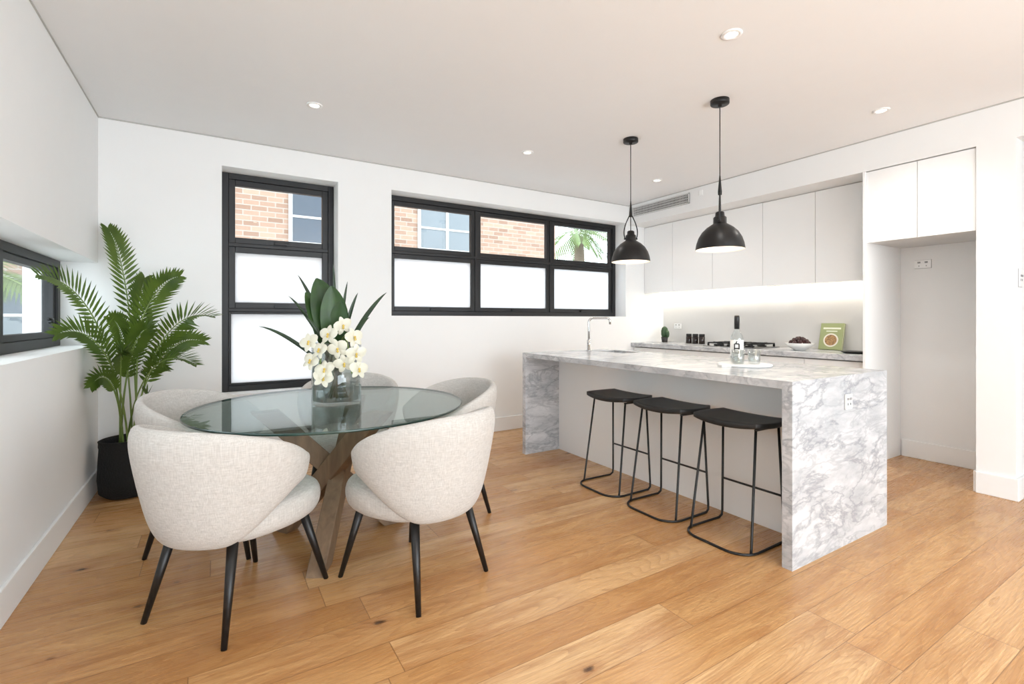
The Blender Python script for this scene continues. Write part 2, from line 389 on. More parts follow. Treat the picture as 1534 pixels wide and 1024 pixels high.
g = MB(); g.tube([(-.935, 4.25, 1.2), (-.915, 4.25, 1.205), (-.905, 4.2, 1.22), (-.9, 4.1, 1.22)], .009); g.build('latch', M_blkmetal, e)

# ------------------------------------------------------------------ exterior
g = MB(); g.box(-30, 40, YB+.36, 40, -.5, -.4); g.box(-30, -1.2, -20, YB+.36, -.5, -.4); g.build('ground_outside', M_conc)
e = E('neighbour_building'); Yb = 9.0
g = MB(); g.box(-9, 6.67, Yb, Yb+4, -.4, 7); g.build('brick_wall', M_brick, e)
gf = MB(); gg = MB()
for (x0, x1, z0, z1) in ((1.1, 1.75, 2.55, 3.42), (3.40, 4.52, 2.62, 3.42), (-2.75, -2.0, .8, 1.75), (-3.4, -2.2, 2.6, 3.4)):
    f = .06
    gf.box(x0-f, x1+f, Yb-.03, Yb, z1, z1+f); gf.box(x0-f, x1+f, Yb-.05, Yb, z0-f, z0)
    gf.box(x0-f, x0, Yb-.03, Yb, z0, z1); gf.box(x1, x1+f, Yb-.03, Yb, z0, z1)
    zm = (z0+z1)/2; gf.box(x0, x1, Yb-.025, Yb, zm-.02, zm+.02)
    if x1-x0 > .9: xm = (x0+x1)/2; gf.box(xm-.03, xm+.03, Yb-.028, Yb, z0, z1)
    gg.box(x0, x1, Yb-.012, Yb-.002, z0, zm, 1 if x0 > 3 or x0 < 0 else 0); gg.box(x0, x1, Yb-.012, Yb-.002, zm, z1, 1 if x0 > 3 else 0)
gf.build('window_frames', M_bldframe, e); gg.build('window_panes', [M_bldglass, M_bldcurt], e)

# palm fronds
def frond(gm, base, tip, lift=.5, nleaf=26, ll=.2, nref=(.45,-.75,.45), start=.35, mi_s=0, mi_l=1, clampf=None, w=.012, r0=.007, droop=.12, a0=66, a1=40):
    base = Vector(base); tip = Vector(tip); d = tip-base; hgt = d.z
    p1 = base+Vector((d.x*.1, d.y*.1, max(hgt*.6, .1)+lift*.3)); p2 = tip-Vector((d.x*.45, d.y*.45, hgt*.12))+Vector((0,0,lift*.4))
    pts = bez(base, p1, p2, tip, 28)
    if clampf: pts = [clampf(p) for p in pts]
    gm.tube(pts, [r0*(1-.8*i/28) for i in range(29)], 6, mi_s)
    nref = Vector(nref).normalized()
    for k in range(nleaf):
        u = k/(nleaf-1); s = start+(1-start)*u; fi = s*28; i = min(27, int(fi)); fr = fi-i
        p = pts[i].lerp(pts[i+1], fr); T = (pts[min(28, i+1)]-pts[max(0, i-1)]).normalized()
        S = T.cross(nref)
        if S.length < .1: S = T.cross(Vector((1,0,0)))
        S.normalize(); Nn = S.cross(T).normalized()
        ln = ll*(.35+.65*math.sin(pi*min(1, .12+.80*u)))*R.uniform(.92, 1.06)
        ang = math.radians(a0-a1*u)
        for sd in (-1, 1):
            D = (S*sd*math.sin(ang)+T*math.cos(ang)+Nn*.22).normalized()
            Wv = D.cross(Nn).normalized()
            q = [p]
            for a, ww in ((.25, 1), (.6, .85), (1, 0)):
                cpt = p+D*ln*a-Vector((0,0,droop*ln*a*a))
                if ww: q += [cpt+Wv*w*ww, cpt-Wv*w*ww]
                else: q.append(cpt)
            if clampf: q = [clampf(z) for z in q]
            gm.add(q, [(0,1,2), (1,3,4,2), (3,5,4)], mi_l, True)

def cl(p):
    p = Vector(p)
    lim = XL+.012
    if SZ+.03 < p.z < TZ-.03: lim = -.93
    p.x = max(p.x, lim); p.y = min(p.y, YB-.02); p.z = max(p.z, .02)
    return p
e = E('potted_palm', (0,0,0)); pc = Vector((-.53, 4.30, 0))
g = MB()
g.lathe([(0,0),(.13,0),(.165,.03),(.175,.12),(.168,.25),(.158,.36),(.165,.385),(.155,.39),(.145,.36),(.15,.33),(0,.33)], pc, 40, 0,
        wob=lambda a, z: .02*math.sin(2*pi*a*3+z*9)+.008*math.sin(2*pi*a*20)*math.cos(z*160))
for sgn in (-1, 1):
    dirv = Vector((.85*sgn, -.52*sgn, 0)); sd = Vector((.52, .85, 0))
    pts = [pc+dirv*(.163+.012*math.sin(t*pi/8))+sd*(.05*math.cos(t*pi/8))+Vector((0,0,.36-.07*math.sin(t*pi/8))) for t in range(9)]
    g.tube(pts, .008, 8, 0)
g.build('basket_pot', M_basket, e)
g = MB(); g.lathe([(0,.345),(.147,.34),(.147,.30),(0,.30)], pc, 32); g.build('soil', M_soil, e)
g = MB()
tips = [((-.655,4.42,1.85),.10,.15),((-.86,3.74,1.47),.35,.16),((-.82,3.93,1.13),.45,.15),((-.03,3.89,1.24),.45,.16),((-.24,4.18,1.52),.25,.16),
        ((-.45,4.36,1.50),.15,.14),((-.13,3.86,.92),.5,.14),((-.68,4.02,.80),.45,.11),((-.33,3.88,.66),.40,.12),((-.40,4.2,1.15),.30,.14),
        ((-.10,4.25,1.06),.35,.14),((-.62,4.3,1.22),.2,.12),((-.52,3.95,1.0),.4,.12)]
for i, (tp, lf, ll) in enumerate(tips):
    a = i*2.4; bs = pc+Vector((.05*math.cos(a), .05*math.sin(a), .335))
    frond(g, bs, tp, lf, 26, ll, clampf=cl, start=.34 if tp[2] > 1 else .45, w=.0105, droop=.05, a0=58, a1=30)
g.build('fronds', [M_stem, M_palm], e, normals=False)
for nm, c0, s in (('outdoor_palm_tree', Vector((-1.95, 6.4, 1.55)), .9), ('outdoor_palm_tree', Vector((12.7, 15.5, 4.6)), 2.6)):
    e = E(nm); g = MB()
    g.tube([(c0.x, c0.y, -.4), (c0.x+.05, c0.y, c0.z*.5), tuple(c0)], [.13*s, .1*s, .07*s], 12, 2)
    for i in range(13):
        a = i*2*pi/13+R.uniform(-.2, .2); rr = R.uniform(.75, 1.0)*s
        frond(g, c0, c0+Vector((math.cos(a)*rr, math.sin(a)*rr, R.uniform(-.4, .55)*s)), .5*s, 24, .33*s, nref=(.1,-.4,.9), start=.2, w=.012*s, r0=.012, droop=.5)
    g.build('crown_and_trunk', [M_stem, M_palm, M_trunk], e, normals=False)

# ------------------------------------------------------------------ kitchen
def outlet(name, parent, c, ax, w=.115, h=.07):
    g = MB(); x, y, z = c; t = .010; b_ = .002
    if ax == 'y':
        g.box(x-w/2-b_, x+w/2+b_, y-.003, y, z-h/2-b_, z+h/2+b_, 2); g.box(x-w/2, x+w/2, y-t, y-.003, z-h/2, z+h/2, 0)
    else:
        g.box(x-.003, x, y-w/2-b_, y+w/2+b_, z-h/2-b_, z+h/2+b_, 2); g.box(x-t, x-.003, y-w/2, y+w/2, z-h/2, z+h/2, 0)
    for s in (-.22, .22):
        if ax == 'y': g.box(x+s*w-.010, x+s*w+.010, y-t-.003, y-t, z+.008, z+.022, 2); g.box(x+s*w-.004, x+s*w+.004, y-t-.0005, y-t+.001, z-.02, z-.006, 1)
        else: g.box(x-t-.003, x-t, y+s*w-.010, y+s*w+.010, z+.008, z+.022, 2); g.box(x-t-.0005, x-t+.001, y+s*w-.003, y+s*w+.003, z-.02, z-.010, 2)
    return g.build(name, [M_plast, M_dark, M_plastedge], parent)
YA = 1.905; XC = XK-.002
e = E('base_cabinets'); g = MB(); gc = MB()
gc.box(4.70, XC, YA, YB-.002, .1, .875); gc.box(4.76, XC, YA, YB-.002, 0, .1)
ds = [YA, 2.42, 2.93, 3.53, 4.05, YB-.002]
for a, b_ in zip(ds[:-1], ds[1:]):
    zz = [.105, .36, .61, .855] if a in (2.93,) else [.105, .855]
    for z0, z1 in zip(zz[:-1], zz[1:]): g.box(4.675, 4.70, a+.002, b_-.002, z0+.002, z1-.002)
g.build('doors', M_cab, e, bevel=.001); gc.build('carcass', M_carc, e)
g = MB(); g.box(4.62, XC, YA, YB-.002, .867, .917); g.build('benchtop', M_marble, e, bevel=.003)
e = E('splashback'); g = MB(); g.box(XK-.010, XC, YA, YB-.002, .919, 1.563); g.build('glass_panel', M_splash, e)
outlet('power_socket', e, (XK-.010, 4.33, 1.13), 'x')
e = E('overhead_cabinets'); g = MB(); gc = MB(); gc.box(4.89, XC, YA, YB-.002, 1.575, 2.438)
ds = [YA, 2.42, 2.94, 3.54, 4.11, YB-.002]
for a, b_ in zip(ds[:-1], ds[1:]): g.box(4.87, 4.89, a+.002, b_-.002, 1.565, 2.437)
g.build('doors', M_cab, e, bevel=.001)
gc.build('carcass', P('carcass_white', C(205,204,202), .5), e)
g = MB(); g.box(4.93, 5.15, 2.96, 3.52, 1.568, 1.576); g.build('rangehood_filter', M_steel, e)
g = MB(); g.box(5.185, 5.215, YA+.02, YB-.02, 1.560, 1.574); g.build('led_strip', M_led, e)
ld = bpy.data.lights.new('led_light', 'AREA'); ld.shape = 'RECTANGLE'; ld.size = .03; ld.size_y = 2.6; ld.energy = 6.5; ld.color = (1, .91, .78)
lo = bpy.data.objects.new('led_light', ld); sc.collection.objects.link(lo); lo.location = (5.20, 3.24, 1.557); lo.parent = e
e = E('fridge_alcove_cabinet'); g = MB(); gc = MB()
g.box(XR-.005, XC, 1.88, 1.90, 0, 2.44)
for a, b_ in ((1.202, 1.54), (1.54, 1.88)): g.box(XR+.01, XR+.03, a+.002, b_-.002, 1.85, 2.435)
gc.box(XR+.03, XC, 1.205, 1.878, 1.855, 2.438)
g.build('doors_and_panel', M_cab, e, bevel=.001); gc.build('carcass', P('carcass_white2', C(215,214,212), .5), e)

# island
e = E('kitchen_island'); X0, X1, Y0, Y1, T = 2.375, 3.397, 1.285, 3.70, .917
g = MB(); th = .04; sxa, sxb, sya, syb = 3.10, 3.33, 3.17, 3.52
g.box(X0, X1, Y0, sya, T-th, T); g.box(X0, X1, syb, Y1, T-th, T); g.box(X0, sxa, sya, syb, T-th, T); g.box(sxb, X1, sya, syb, T-th, T)
g.box(X0, X1, Y0, Y0+.05, 0, T-th); g.box(X0, X1, Y1-.05, Y1, 0, T-th)
g.build('marble_waterfall_top', M_marble, e)
g = MB(); g.box(2.75, 2.77, Y0+.05, Y1-.05, 0, T-th); g.box(X1-.04, X1-.02, Y0+.05, Y1-.05, 0, T-th)
g.build('base_panels', M_cab, e)
g = MB(); z0 = .70
g.box(sxa-.01, sxb+.01, sya-.01, syb+.01, z0-.01, z0); g.box(sxa-.01, sxa, sya-.01, syb+.01, z0, T-th); g.box(sxb, sxb+.01, sya-.01, syb+.01, z0, T-th)
g.box(sxa, sxb, sya-.01, sya, z0, T-th); g.box(sxa, sxb, syb, syb+.01, z0, T-th); g.build('sink_basin', M_steel, e)
outlet('power_socket', e, (2.918, Y0, .775), 'y', .068, .08)
outlet('power_outlet', None, (XK, 1.72, 1.70), 'x')
outlet('light_switch', None, (4.66, 1.0, 1.5), 'y', .07, .12)

# faucet
e = E('kitchen_faucet'); g = MB(); c = Vector((3.06, 3.585, T)); dv = Vector((.72, -.69, 0))
g.lathe([(0,0),(.026,0),(.026,.008),(.018,.012),(.018,.1),(.014,.105),(0,.105)], c, 20)
pts = [c+Vector((0,0,.09)), c+Vector((0,0,.2)), c+Vector((0,0,.27))]
for t in range(1, 6): a = t/5*pi/2; pts.append(c+Vector((0,0,.27))+dv*(.045*(1-math.cos(a)))+Vector((0,0,.045*math.sin(a))))
pts += [c+dv*.12+Vector((0,0,.315)), c+dv*.17+Vector((0,0,.315))]
for t in range(1, 6): a = t/5*pi/2; pts.append(c+dv*(.17+.03*math.sin(a))+Vector((0,0,.285+.03*math.cos(a))))
pts.append(c+dv*.2+Vector((0,0,.255)))
g.tube(pts, .0105, 12)
g.tube([c+Vector((0,0,.06)), c+Vector((-.03,-.03,.065)), c+Vector((-.06,-.055,.085))], .006, 8)
g.build('spout_and_lever', M_chrome, e)

# tray, bottle, tumblers
e = E('marble_serving_board', (2.943, 1.90, T)); g = MB(); g.lathe([(0,0),(.158,0),(.165,.004),(.165,.011),(.16,.015),(0,.015)], n=48)
g.beam((-.14,.0,.0075),(-.215,.03,.0075),.05,.013); g.build('board', P('white_marble_board', C(240,240,239), .25, var=.04, vscale=12), e)
tz = T+.016
e = E('liquor_bottle', (2.96, 1.965, tz)); g = MB()
g.lathe([(0,0),(.036,0),(.04,.006),(.04,.15),(.037,.175),(.02,.205),(.014,.222),(.0135,.25)], n=28); g.build('body', M_vase, e)
g = MB(); g.lathe([(0,.004),(.035,.004),(.036,.12),(0,.12)], n=24); g.build('spirit', M_water, e)
g = MB(); g.lathe([(.0412,.045),(.0412,.15),(.0405,.15),(.0405,.045),(.0412,.045)], n=28); g.build('label', P('bottle_label', C(238,238,234), .6), e)
g = MB(); g.lathe([(0,.222),(.016,.222),(.0165,.30),(.0145,.312),(0,.312)], n=20)
fwd = Vector((-.83,-.55,0)); sdv = Vector((.55,-.83,0))
for (a0, z0_, a1, z1_) in ((-.014,.125,-.014,.065),(.014,.125,.014,.065),(-.014,.125,.014,.125),(-.014,.095,.014,.095),(-.014,.065,.014,.065),(0,.142,-.006,.126)):
    g.beam(fwd*.0418+sdv*a0+Vector((0,0,z0_)), fwd*.0418+sdv*a1+Vector((0,0,z1_)), .006, .006, 0, ref=(.3,.1,.5))
g.build('cap_and_glyph', M_blkpend, e)
for px, py in ((2.875, 1.90), (2.955, 1.84)):
    e = E('whisky_tumbler', (px, py, tz)); g = MB()
    g.lathe([(0,0),(.03,0),(.034,.006),(.038,.09),(.0355,.09),(.031,.014),(0,.014)], n=24, wob=lambda a, z: .02*math.sin(2*pi*a*10)); g.build('glass', M_vase, e)

# cooktop
e = E('gas_cooktop', (4.93, 3.23, .918)); g = MB(); g.box(-.24,.24,-.3,.3,0,.008,0)
for bx, by in ((-.11,-.18),(.11,-.18),(-.11,.18),(.11,.18),(0,0)): g.lathe([(0,.008),(.045,.008),(.045,.02),(.03,.022),(.03,.03),(0,.03)], (bx,by,0), 20, 1)
for y in (-.18, 0, .18):
    for sx_ in (-.2, .2): g.box(sx_-.006, sx_+.006, y-.085, y+.085, .035, .047, 1)
    for sy in (-.085, .085): g.box(-.2, .2, y+sy-.005, y+sy+.005, .035, .047, 1)
    g.box(-.2, .2, y-.005, y+.005, .035, .05, 1)
    for sx_ in (-.1, .1): g.box(sx_-.005, sx_+.005, y-.085, y+.085, .035, .05, 1)
    for sx_ in (-.2, .2):
        for sy in (-.08, .08): g.box(sx_-.008, sx_+.008, y+sy-.008, y+sy+.008, .008, .036, 1)
for k in range(5): g.lathe([(0,.008),(.016,.008),(.016,.03),(0,.03)], (-.215, -.16+.08*k, 0), 14, 1)
g.build('burners_and_grates', [M_steel, M_blkmetal], e)
# jars
M_jar = P('amber_dark_glass', C(38,26,22), .12)
for y in (4.03, 3.935, 3.84):
    e = E('spice_jar', (5.08, y, .917)); g = MB()
    g.lathe([(0,0),(.034,0),(.036,.005),(.036,.085),(.03,.092)], n=24, mi=0); g.lathe([(.03,.09),(.034,.092),(.034,.118),(.03,.122),(0,.122)], n=24, mi=1)
    g.build('jar', [M_jar, M_blkmetal], e)
# cactus
e = E('potted_cactus', (5.06, 4.40, .917)); g = MB(); g.lathe([(0,0),(.035,0),(.045,.07),(.04,.07),(.036,.06),(0,.06)], n=24); g.build('pot', P('charcoal_pot', C(60,58,56), .7), e)
g = MB(); rib = lambda a, z: .12*math.cos(2*pi*a*9)
g.lathe([(0,.06),(.03,.062),(.04,.10),(.041,.15),(.03,.19),(.012,.207),(0,.21)], n=54, wob=rib)
g.lathe([(0,.06),(.018,.07),(.024,.11),(.018,.15),(0,.157)], (.0,-.045,0), 36, wob=rib); g.build('cactus', leafmat('cactus_green', C(34,58,34), C(60,92,52), 30, .02), e)
# bowl with fruit
e = E('fruit_bowl', (4.86, 2.56, .917)); g = MB(); g.lathe([(0,0),(.05,0),(.055,.006),(.095,.034),(.132,.07),(.126,.072),(.09,.04),(.045,.014),(0,.012)], n=40); g.build('bowl', M_ceramic, e)
g = MB()
for k in range(20):
    a = k*2.4; r = .019*math.sqrt(k); z = .062+.052*(1-k/20)
    g.lathe([(0,-.023),(.013,-.02),(.023,0),(.013,.02),(0,.023)], (r*math.cos(a), r*math.sin(a), z), 10)
g.build('dark_figs', P('dark_fruit', C(58,22,24), .4, var=.3, vscale=40), e)
# book
e = E('cookbook', (5.15, 2.42, .92), (0, math.radians(14), 0)); g = MB()
g.box(-.012,-.009,-.105,.105,0,.265,0); g.box(.009,.012,-.105,.105,0,.265,0); g.box(-.012,.012,.102,.106,0,.265,0); g.box(-.009,.009,-.10,.102,.004,.261,1)
g.box(-.0128,-.012,-.08,.08,.205,.222,3); g.box(-.0128,-.012,-.05,.05,.18,.19,3)
for rr, mi in ((.068, 1), (.054, 2)):
    n = 28; x_ = -.0125-(.0006 if mi == 2 else 0)
    g.add([(x_, rr*math.cos(2*pi*k/n), .095+rr*math.sin(2*pi*k/n)) for k in range(n)], [tuple(range(n))], mi)
g.build('cover_and_pages', [P('cover_sage', C(162,172,124), .5), P('pages', C(238,234,222), .8), P('dish_photo', C(190,150,104), .6, var=.5, vscale=60), P('title', C(235,238,220), .6)], e)
e = E('serving_dish', (4.84, 2.08, .917)); g = MB(); g.lathe([(0,0),(.07,0),(.1,.014),(.098,.018),(.065,.006),(0,.006)], n=36); g.build('dish', M_blkmetal, e)

# AC grille
e = E('air_vent'); g = MB(); ya, yb, za, zb = 3.62, 4.50, 2.535, 2.655
g.box(XR-.004, XR, ya, yb, za, zb, 1); f = .012
g.box(XR-.014, XR, ya, yb, za, za+f); g.box(XR-.014, XR, ya, yb, zb-f, zb); g.box(XR-.014, XR, ya, ya+f, za, zb); g.box(XR-.014, XR, yb-f, yb, za, zb)
for k in range(1, 44): y = ya+(yb-ya)*k/44; g.box(XR-.012, XR-.003, y-.002, y+.002, za+f, zb-f)
for k in range(1, 4): z = za+(zb-za)*k/4; g.box(XR-.013, XR-.003, ya, yb, z-.0025, z+.0025)
g.build('grille', [P('vent_white', C(215,214,212), .5), P('vent_dark', C(38,38,38), .8)], e)
e = E('motion_sensor', (XR, 3.47, 2.62)); g = MB(); g.box(-.012,0,-.025,.025,-.03,.03); g.build('body', M_plast, e, bevel=.006)

# downlights
for i, (x, y) in enumerate(((.576,3.56),(2.351,3.58),(4.0,3.58),(2.28,1.543),(4.017,1.553),(.5,1.3),(.5,-.8),(2.5,-.8))):
    e = E('downlight', (x, y, H)); g = MB()
    g.lathe([(.030,-.002),(.034,-.007),(.05,-.006),(.053,0),(.030,0)], n=32, mi=0); g.lathe([(0,-.003),(.031,-.003)], n=32, mi=1)
    g.build('trim_and_lens', [M_plast, M_dl], e, normals=False)
    ld = bpy.data.lights.new('spot', 'SPOT'); ld.energy = 22 if x > 3.9 else 14; ld.color = (1,.96,.91); ld.spot_size = math.radians(140 if x > 3.9 else 115); ld.spot_blend = .7; ld.shadow_soft_size = .05
    lo = bpy.data.objects.new('spot', ld); sc.collection.objects.link(lo); lo.parent = e; lo.location = (0,0,-.02)

# pendants
for (x, y) in ((2.90, 2.874), (2.90, 2.05)):
    e = E('pendant_lamp', (x, y, 0)); zb = 1.69; g = MB()
    prof = [(.156,0),(.155,.012),(.150,.04),(.137,.08),(.115,.118),(.085,.148),(.058,.166),(.044,.174),(.042,.18),(.042,.215),(.036,.222),(.03,.226),(.028,.25),(.02,.256),(0,.256)]
    g.lathe([(r, z+zb) for r, z in prof], n=48, mi=0)
    g.lathe([(.156,zb),(.153,zb),(.147,zb+.04),(.134,zb+.078),(.112,zb+.114),(.083,zb+.142),(.05,zb+.162),(0,zb+.165)], n=48, mi=1)
    g.lathe([(0,zb+.05),(.02,zb+.054),(.03,zb+.075),(.028,zb+.095),(.014,zb+.125),(.013,zb+.16)], n=20, mi=2)
    sdv = Vector((.85,-.52,0)) if y > 2.5 else Vector((.85,.52,0))
    for s in (-1, 1):
        c = bez(sdv*s*.046+Vector((0,0,zb+.19)), sdv*s*.075+Vector((0,0,zb+.26)), sdv*s*.03+Vector((0,0,zb+.34)), sdv*s*.008+Vector((0,0,zb+.385)), 12)
        g.tube(c, .0045, 8)
        g.lathe([(0,-.006),(.01,-.006),(.01,.006),(0,.006)], tuple(sdv*s*.046+Vector((0,0,zb+.19))), 10)
    g.lathe([(0,zb+.37),(.012,zb+.37),(.013,zb+.39),(.007,zb+.46),(.004,zb+.5),(0,zb+.5)], n=14)
    g.tube([(0,0,zb+.25),(0,0,zb+.38)], .0035, 8); g.tube([(0,0,zb+.48),(0,0,H-.02)], .0032, 8)
    g.lathe([(0,H-.045),(.012,H-.045),(.014,H-.03),(.058,H-.03),(.06,H-.027),(.06,H),(0,H)], n=32)
    g.build('shade_and_cord', [M_blkpend, M_inner, M_bulb], e)
    ld = bpy.data.lights.new('bulb_light', 'POINT'); ld.energy = 2.5; ld.color = (1,.88,.74); ld.shadow_soft_size = .03
    lo = bpy.data.objects.new('bulb_light', ld); sc.collection.objects.link(lo); lo.parent = e; lo.location = (0,0,zb+.03)

# ------------------------------------------------------------------ bar stools
sg = MB(); nx, ny = 10, 14
SW, SD, SH = .42, .31, .665
def outl(u, v):
    x = u*math.sqrt(1-.28*v*v); y = v*math.sqrt(1-.28*u*u)
    return x*SD/2/.92, y*SW/2/.92
vs = []
for lay in (0, 1):
    for i in range(nx+1):
        for j in range(ny+1):
            u, v = i/nx*2-1, j/ny*2-1; x, y = outl(u, v)
            z = SH+.012*(abs(v)**2.2)-.004*(1-u*u)
            if lay: z -= .028+.004*(1-v*v)
            vs.append((x, y, z))
n1 = (nx+1)*(ny+1); fs = []
idx = lambda l, i, j: l*n1+i*(ny+1)+j
for i in range(nx):
    for j in range(ny):
        fs.append((idx(0,i,j), idx(0,i+1,j), idx(0,i+1,j+1), idx(0,i,j+1))); fs.append((idx(1,i,j), idx(1,i,j+1), idx(1,i+1,j+1), idx(1,i+1,j)))
for i in range(nx):
    fs.append((idx(0,i,0), idx(1,i,0), idx(1,i+1,0), idx(0,i+1,0))); fs.append((idx(0,i,ny), idx(0,i+1,ny), idx(1,i+1,ny), idx(1,i,ny)))
for j in range(ny):
    fs.append((idx(0,0,j), idx(0,0,j+1), idx(1,0,j+1), idx(1,0,j))); fs.append((idx(0,nx,j), idx(1,nx,j), idx(1,nx,j+1), idx(0,nx,j+1)))
sg.add(vs, fs, 0, True)
o_seat = sg.build('seat', M_swood, None, bevel=.006); me_seat = o_seat.data; bpy.data.objects.remove(o_seat)
fg = MB(); rr = .0068; top_z = SH-.03
path = []
def rc(c, a0, a1, r, n=6): return [Vector((c[0]+r*math.cos(a0+(a1-a0)*k/n), c[1]+r*math.sin(a0+(a1-a0)*k/n), rr)) for k in range(n+1)]
path += [Vector((.105, -.17, top_z)), Vector((.125, -.19, .05)), Vector((.122, -.192, .02)), Vector((.10, -.195, rr))]
path += rc((-.14, -.09), -pi/2, -pi, .11)
path += rc((-.14, .09), pi, pi/2, .11)
path += [Vector((.10, .195, rr)), Vector((.122, .192, .02)), Vector((.125, .19, .05)), Vector((.105, .17, top_z))]
fg.tube(path, rr, 10)
for s in (-1, 1): fg.tube([(-.09, s*.16, top_z), (-.17, s*.185, .03), (-.175, s*.186, rr)], rr, 10)
fg.tube([(.119, -.183, .25), (.119, .183, .25)], rr*.9, 10)
fg.tube([(-.1, -.162, top_z-.004), (.107, -.168, top_z-.004)], rr*.9, 8); fg.tube([(-.1, .162, top_z-.004), (.107, .168, top_z-.004)], rr*.9, 8)
o = fg.build('frame', M_blkmetal, None); me_fr = o.data; bpy.data.objects.remove(o)
for y in (2.63, 2.15, 1.67):
    e = E('bar_stool', (2.53, y, 0)); place('seat', me_seat, e, bevel=.006); place('frame', me_fr, e)

# ------------------------------------------------------------------ dining table
TC = Vector((.558, 2.816, 0)); TR = .71
e = E('dining_table', TC); g = MB(); n = 96
g.lathe([(0,.75),(TR-.003,.75)], n=n, mi=0, smooth=False); g.lathe([(0,.738),(TR-.003,.738)], n=n, mi=0, smooth=False)
g.lathe([(TR-.003,.75),(TR,.747),(TR,.741),(TR-.003,.738)], n=n, mi=1)
g.build('glass_top', [M_table, M_tedge], e, normals=False)
g = MB()
for k, a in enumerate((-118, 2, 124)):
    a = math.radians(a); d = Vector((math.cos(a), math.sin(a), 0))
    off = Vector((-d.y, d.x, 0))*.035
    g.beam(d*.355+off, d*-.34+off+Vector((0,0,.736)), .085, .10, 0, flat=True)
g.build('crossed_timber_base', M_twood, e, bevel=.004)

# ------------------------------------------------------------------ dining chairs
cg = MB(); thm = math.radians(114); f0 = -.06
def shell_r(z): return .235+.093*max(0, min(1, (z-.34)/.42))**.75
def ring(th, scale, ext=0):
    a = min(1, abs(th)/thm)
    zt = .82-.165*a**2.4; zb = .345+.18*sm(.38, 1, a)
    zc = (zt+zb)/2; hh = (zt-zb)/2*scale; tk = (.036-.002*a)*scale; pts = []
    for k in range(24):
        t = 2*pi*k/24; cc, ss = math.cos(t), math.sin(t)
        p = math.copysign(abs(cc)**.55, cc); q = math.copysign(abs(ss)**.8, ss)
        z = zc+hh*p; r = shell_r(z)-.01+tk*q
        x = f0-r*math.cos(th); y = r*math.sin(th)
        pts.append(Vector((x, y, z)))
    return pts
rings = []
ends = [.25, .55, .78, .92]
seq = [(-thm-.16*math.sqrt(max(0,1-s*s)), s) for s in ends]
rings += [ring(t, s) for t, s in seq]
nn = 40
rings += [ring(-thm+2*thm*i/nn, 1) for i in range(nn+1)]
rings += [ring(-t, s) for t, s in reversed(seq)]
cg.loft(rings)
def seat_ring(s, z, n=40):
    pts = []
    for k in range(n):
        t = 2*pi*k/n; cc, ss = math.cos(t), math.sin(t)
        x = math.copysign(abs(cc)**.8, cc)*.275*s+.01; y = math.copysign(abs(ss)**.8, ss)*.265*s
        if x > 0: x *= 1.1; y *= 1.04
        pts.append(Vector((x, y, z)))
    return pts
cg.loft([seat_ring(s, z) for s, z in ((.3,.340),(.8,.340),(.9,.347),(.97,.367),(1,.40),(1,.43),(.975,.455),(.92,.47),(.8,.478),(.5,.484),(.2,.486))])
o = cg.build('upholstered_shell', M_linen, None); me_c = o.data; bpy.data.objects.remove(o)
lg = MB()
for fx in (-1, 1):
    for wy in (-1, 1):
        lg.tube([(fx*.175-.01, wy*.165, .36), (fx*.26-.01*(fx<0), wy*.222, 0.0)], [.021, .011], 14)
o = lg.build('legs', P('black_leg', C(20,19,19), .4), None); me_l = o.data; bpy.data.objects.remove(o)
chairs = [((.098, 2.415), 38), ((.805, 2.225), 113), ((1.18, 2.87), 185), ((.765, 3.39), 251), ((.03, 3.12), 329)]
for (cx, cy), a in chairs:
    e = E('dining_chair', (cx, cy, 0), (0, 0, math.radians(a)))
    place('upholstered_shell', me_c, e, sub=1); place('legs', me_l, e)

# ------------------------------------------------------------------ vase with orchids
VC = Vector((.575, 2.83, .7505)); e = E('flower_vase', VC)
g = MB(); g.lathe([(0,0),(.128,0),(.132,.004),(.132,.34),(.126,.34),(.126,.022),(0,.020)], n=56); g.build('glass_cylinder', M_vase, e)
g = MB(); g.lathe([(0,.022),(.1255,.022),(.1255,.11),(0,.11)], n=48); g.build('water', M_water, e)
camd = (Vector((0,0,0))-Vector((VC.x, VC.y, 0))).normalized()
rt = Vector((.8535,-.521,0))
g = MB()
def broad(gm, p0, tip, width, nrm, mi=0, n=12, stem=.25, bend=.1, fold=.22):
    p0 = Vector(p0); tip = Vector(tip); nrm = Vector(nrm).normalized(); d = tip-p0
    pts = bez(p0, p0+Vector((d.x*.15, d.y*.15, d.z*.4)), p0+d*.7+Vector((0,0,bend)), tip, n+4)
    i0 = int((n+4)*stem); gm.tube(pts[:i0+2], .005, 6, mi)
    vs = []; m = len(pts)-i0
    for k in range(m):
        p = pts[i0+k]; u = k/(m-1); T = (pts[min(i0+k+1, n+4)]-pts[i0+k-1]).normalized(); S = T.cross(nrm).normalized()
        w = width*math.sin(pi*min(1, u*.97+.02))**.8*(1-.25*u); up = S.cross(T).normalized()
        for q in (-1, -.5, 0, .5, 1): vs.append(p+S*w*q*.5+up*(w*fold*abs(q)))
    fs = [(r*5+c, r*5+c+1, (r+1)*5+c+1, (r+1)*5+c) for r in range(m-1) for c in range(4)]
    gm.add(vs, fs, mi, True)
for dx, dz, wd, b_ in ((-.175,.62,.15,.02),(-.115,.70,.19,.0),(-.03,.655,.17,.04),(-.14,.54,.15,-.04),(.025,.57,.13,.03),(-.06,.64,.17,-.06)):
    broad(g, Vector((0,0,.03))+rt*dx*-.3, rt*dx+camd*b_+Vector((0,0,dz)), wd, camd+rt*R.uniform(-.35,.35)+Vector((0,0,.15)), 0, stem=.3, fold=.14)
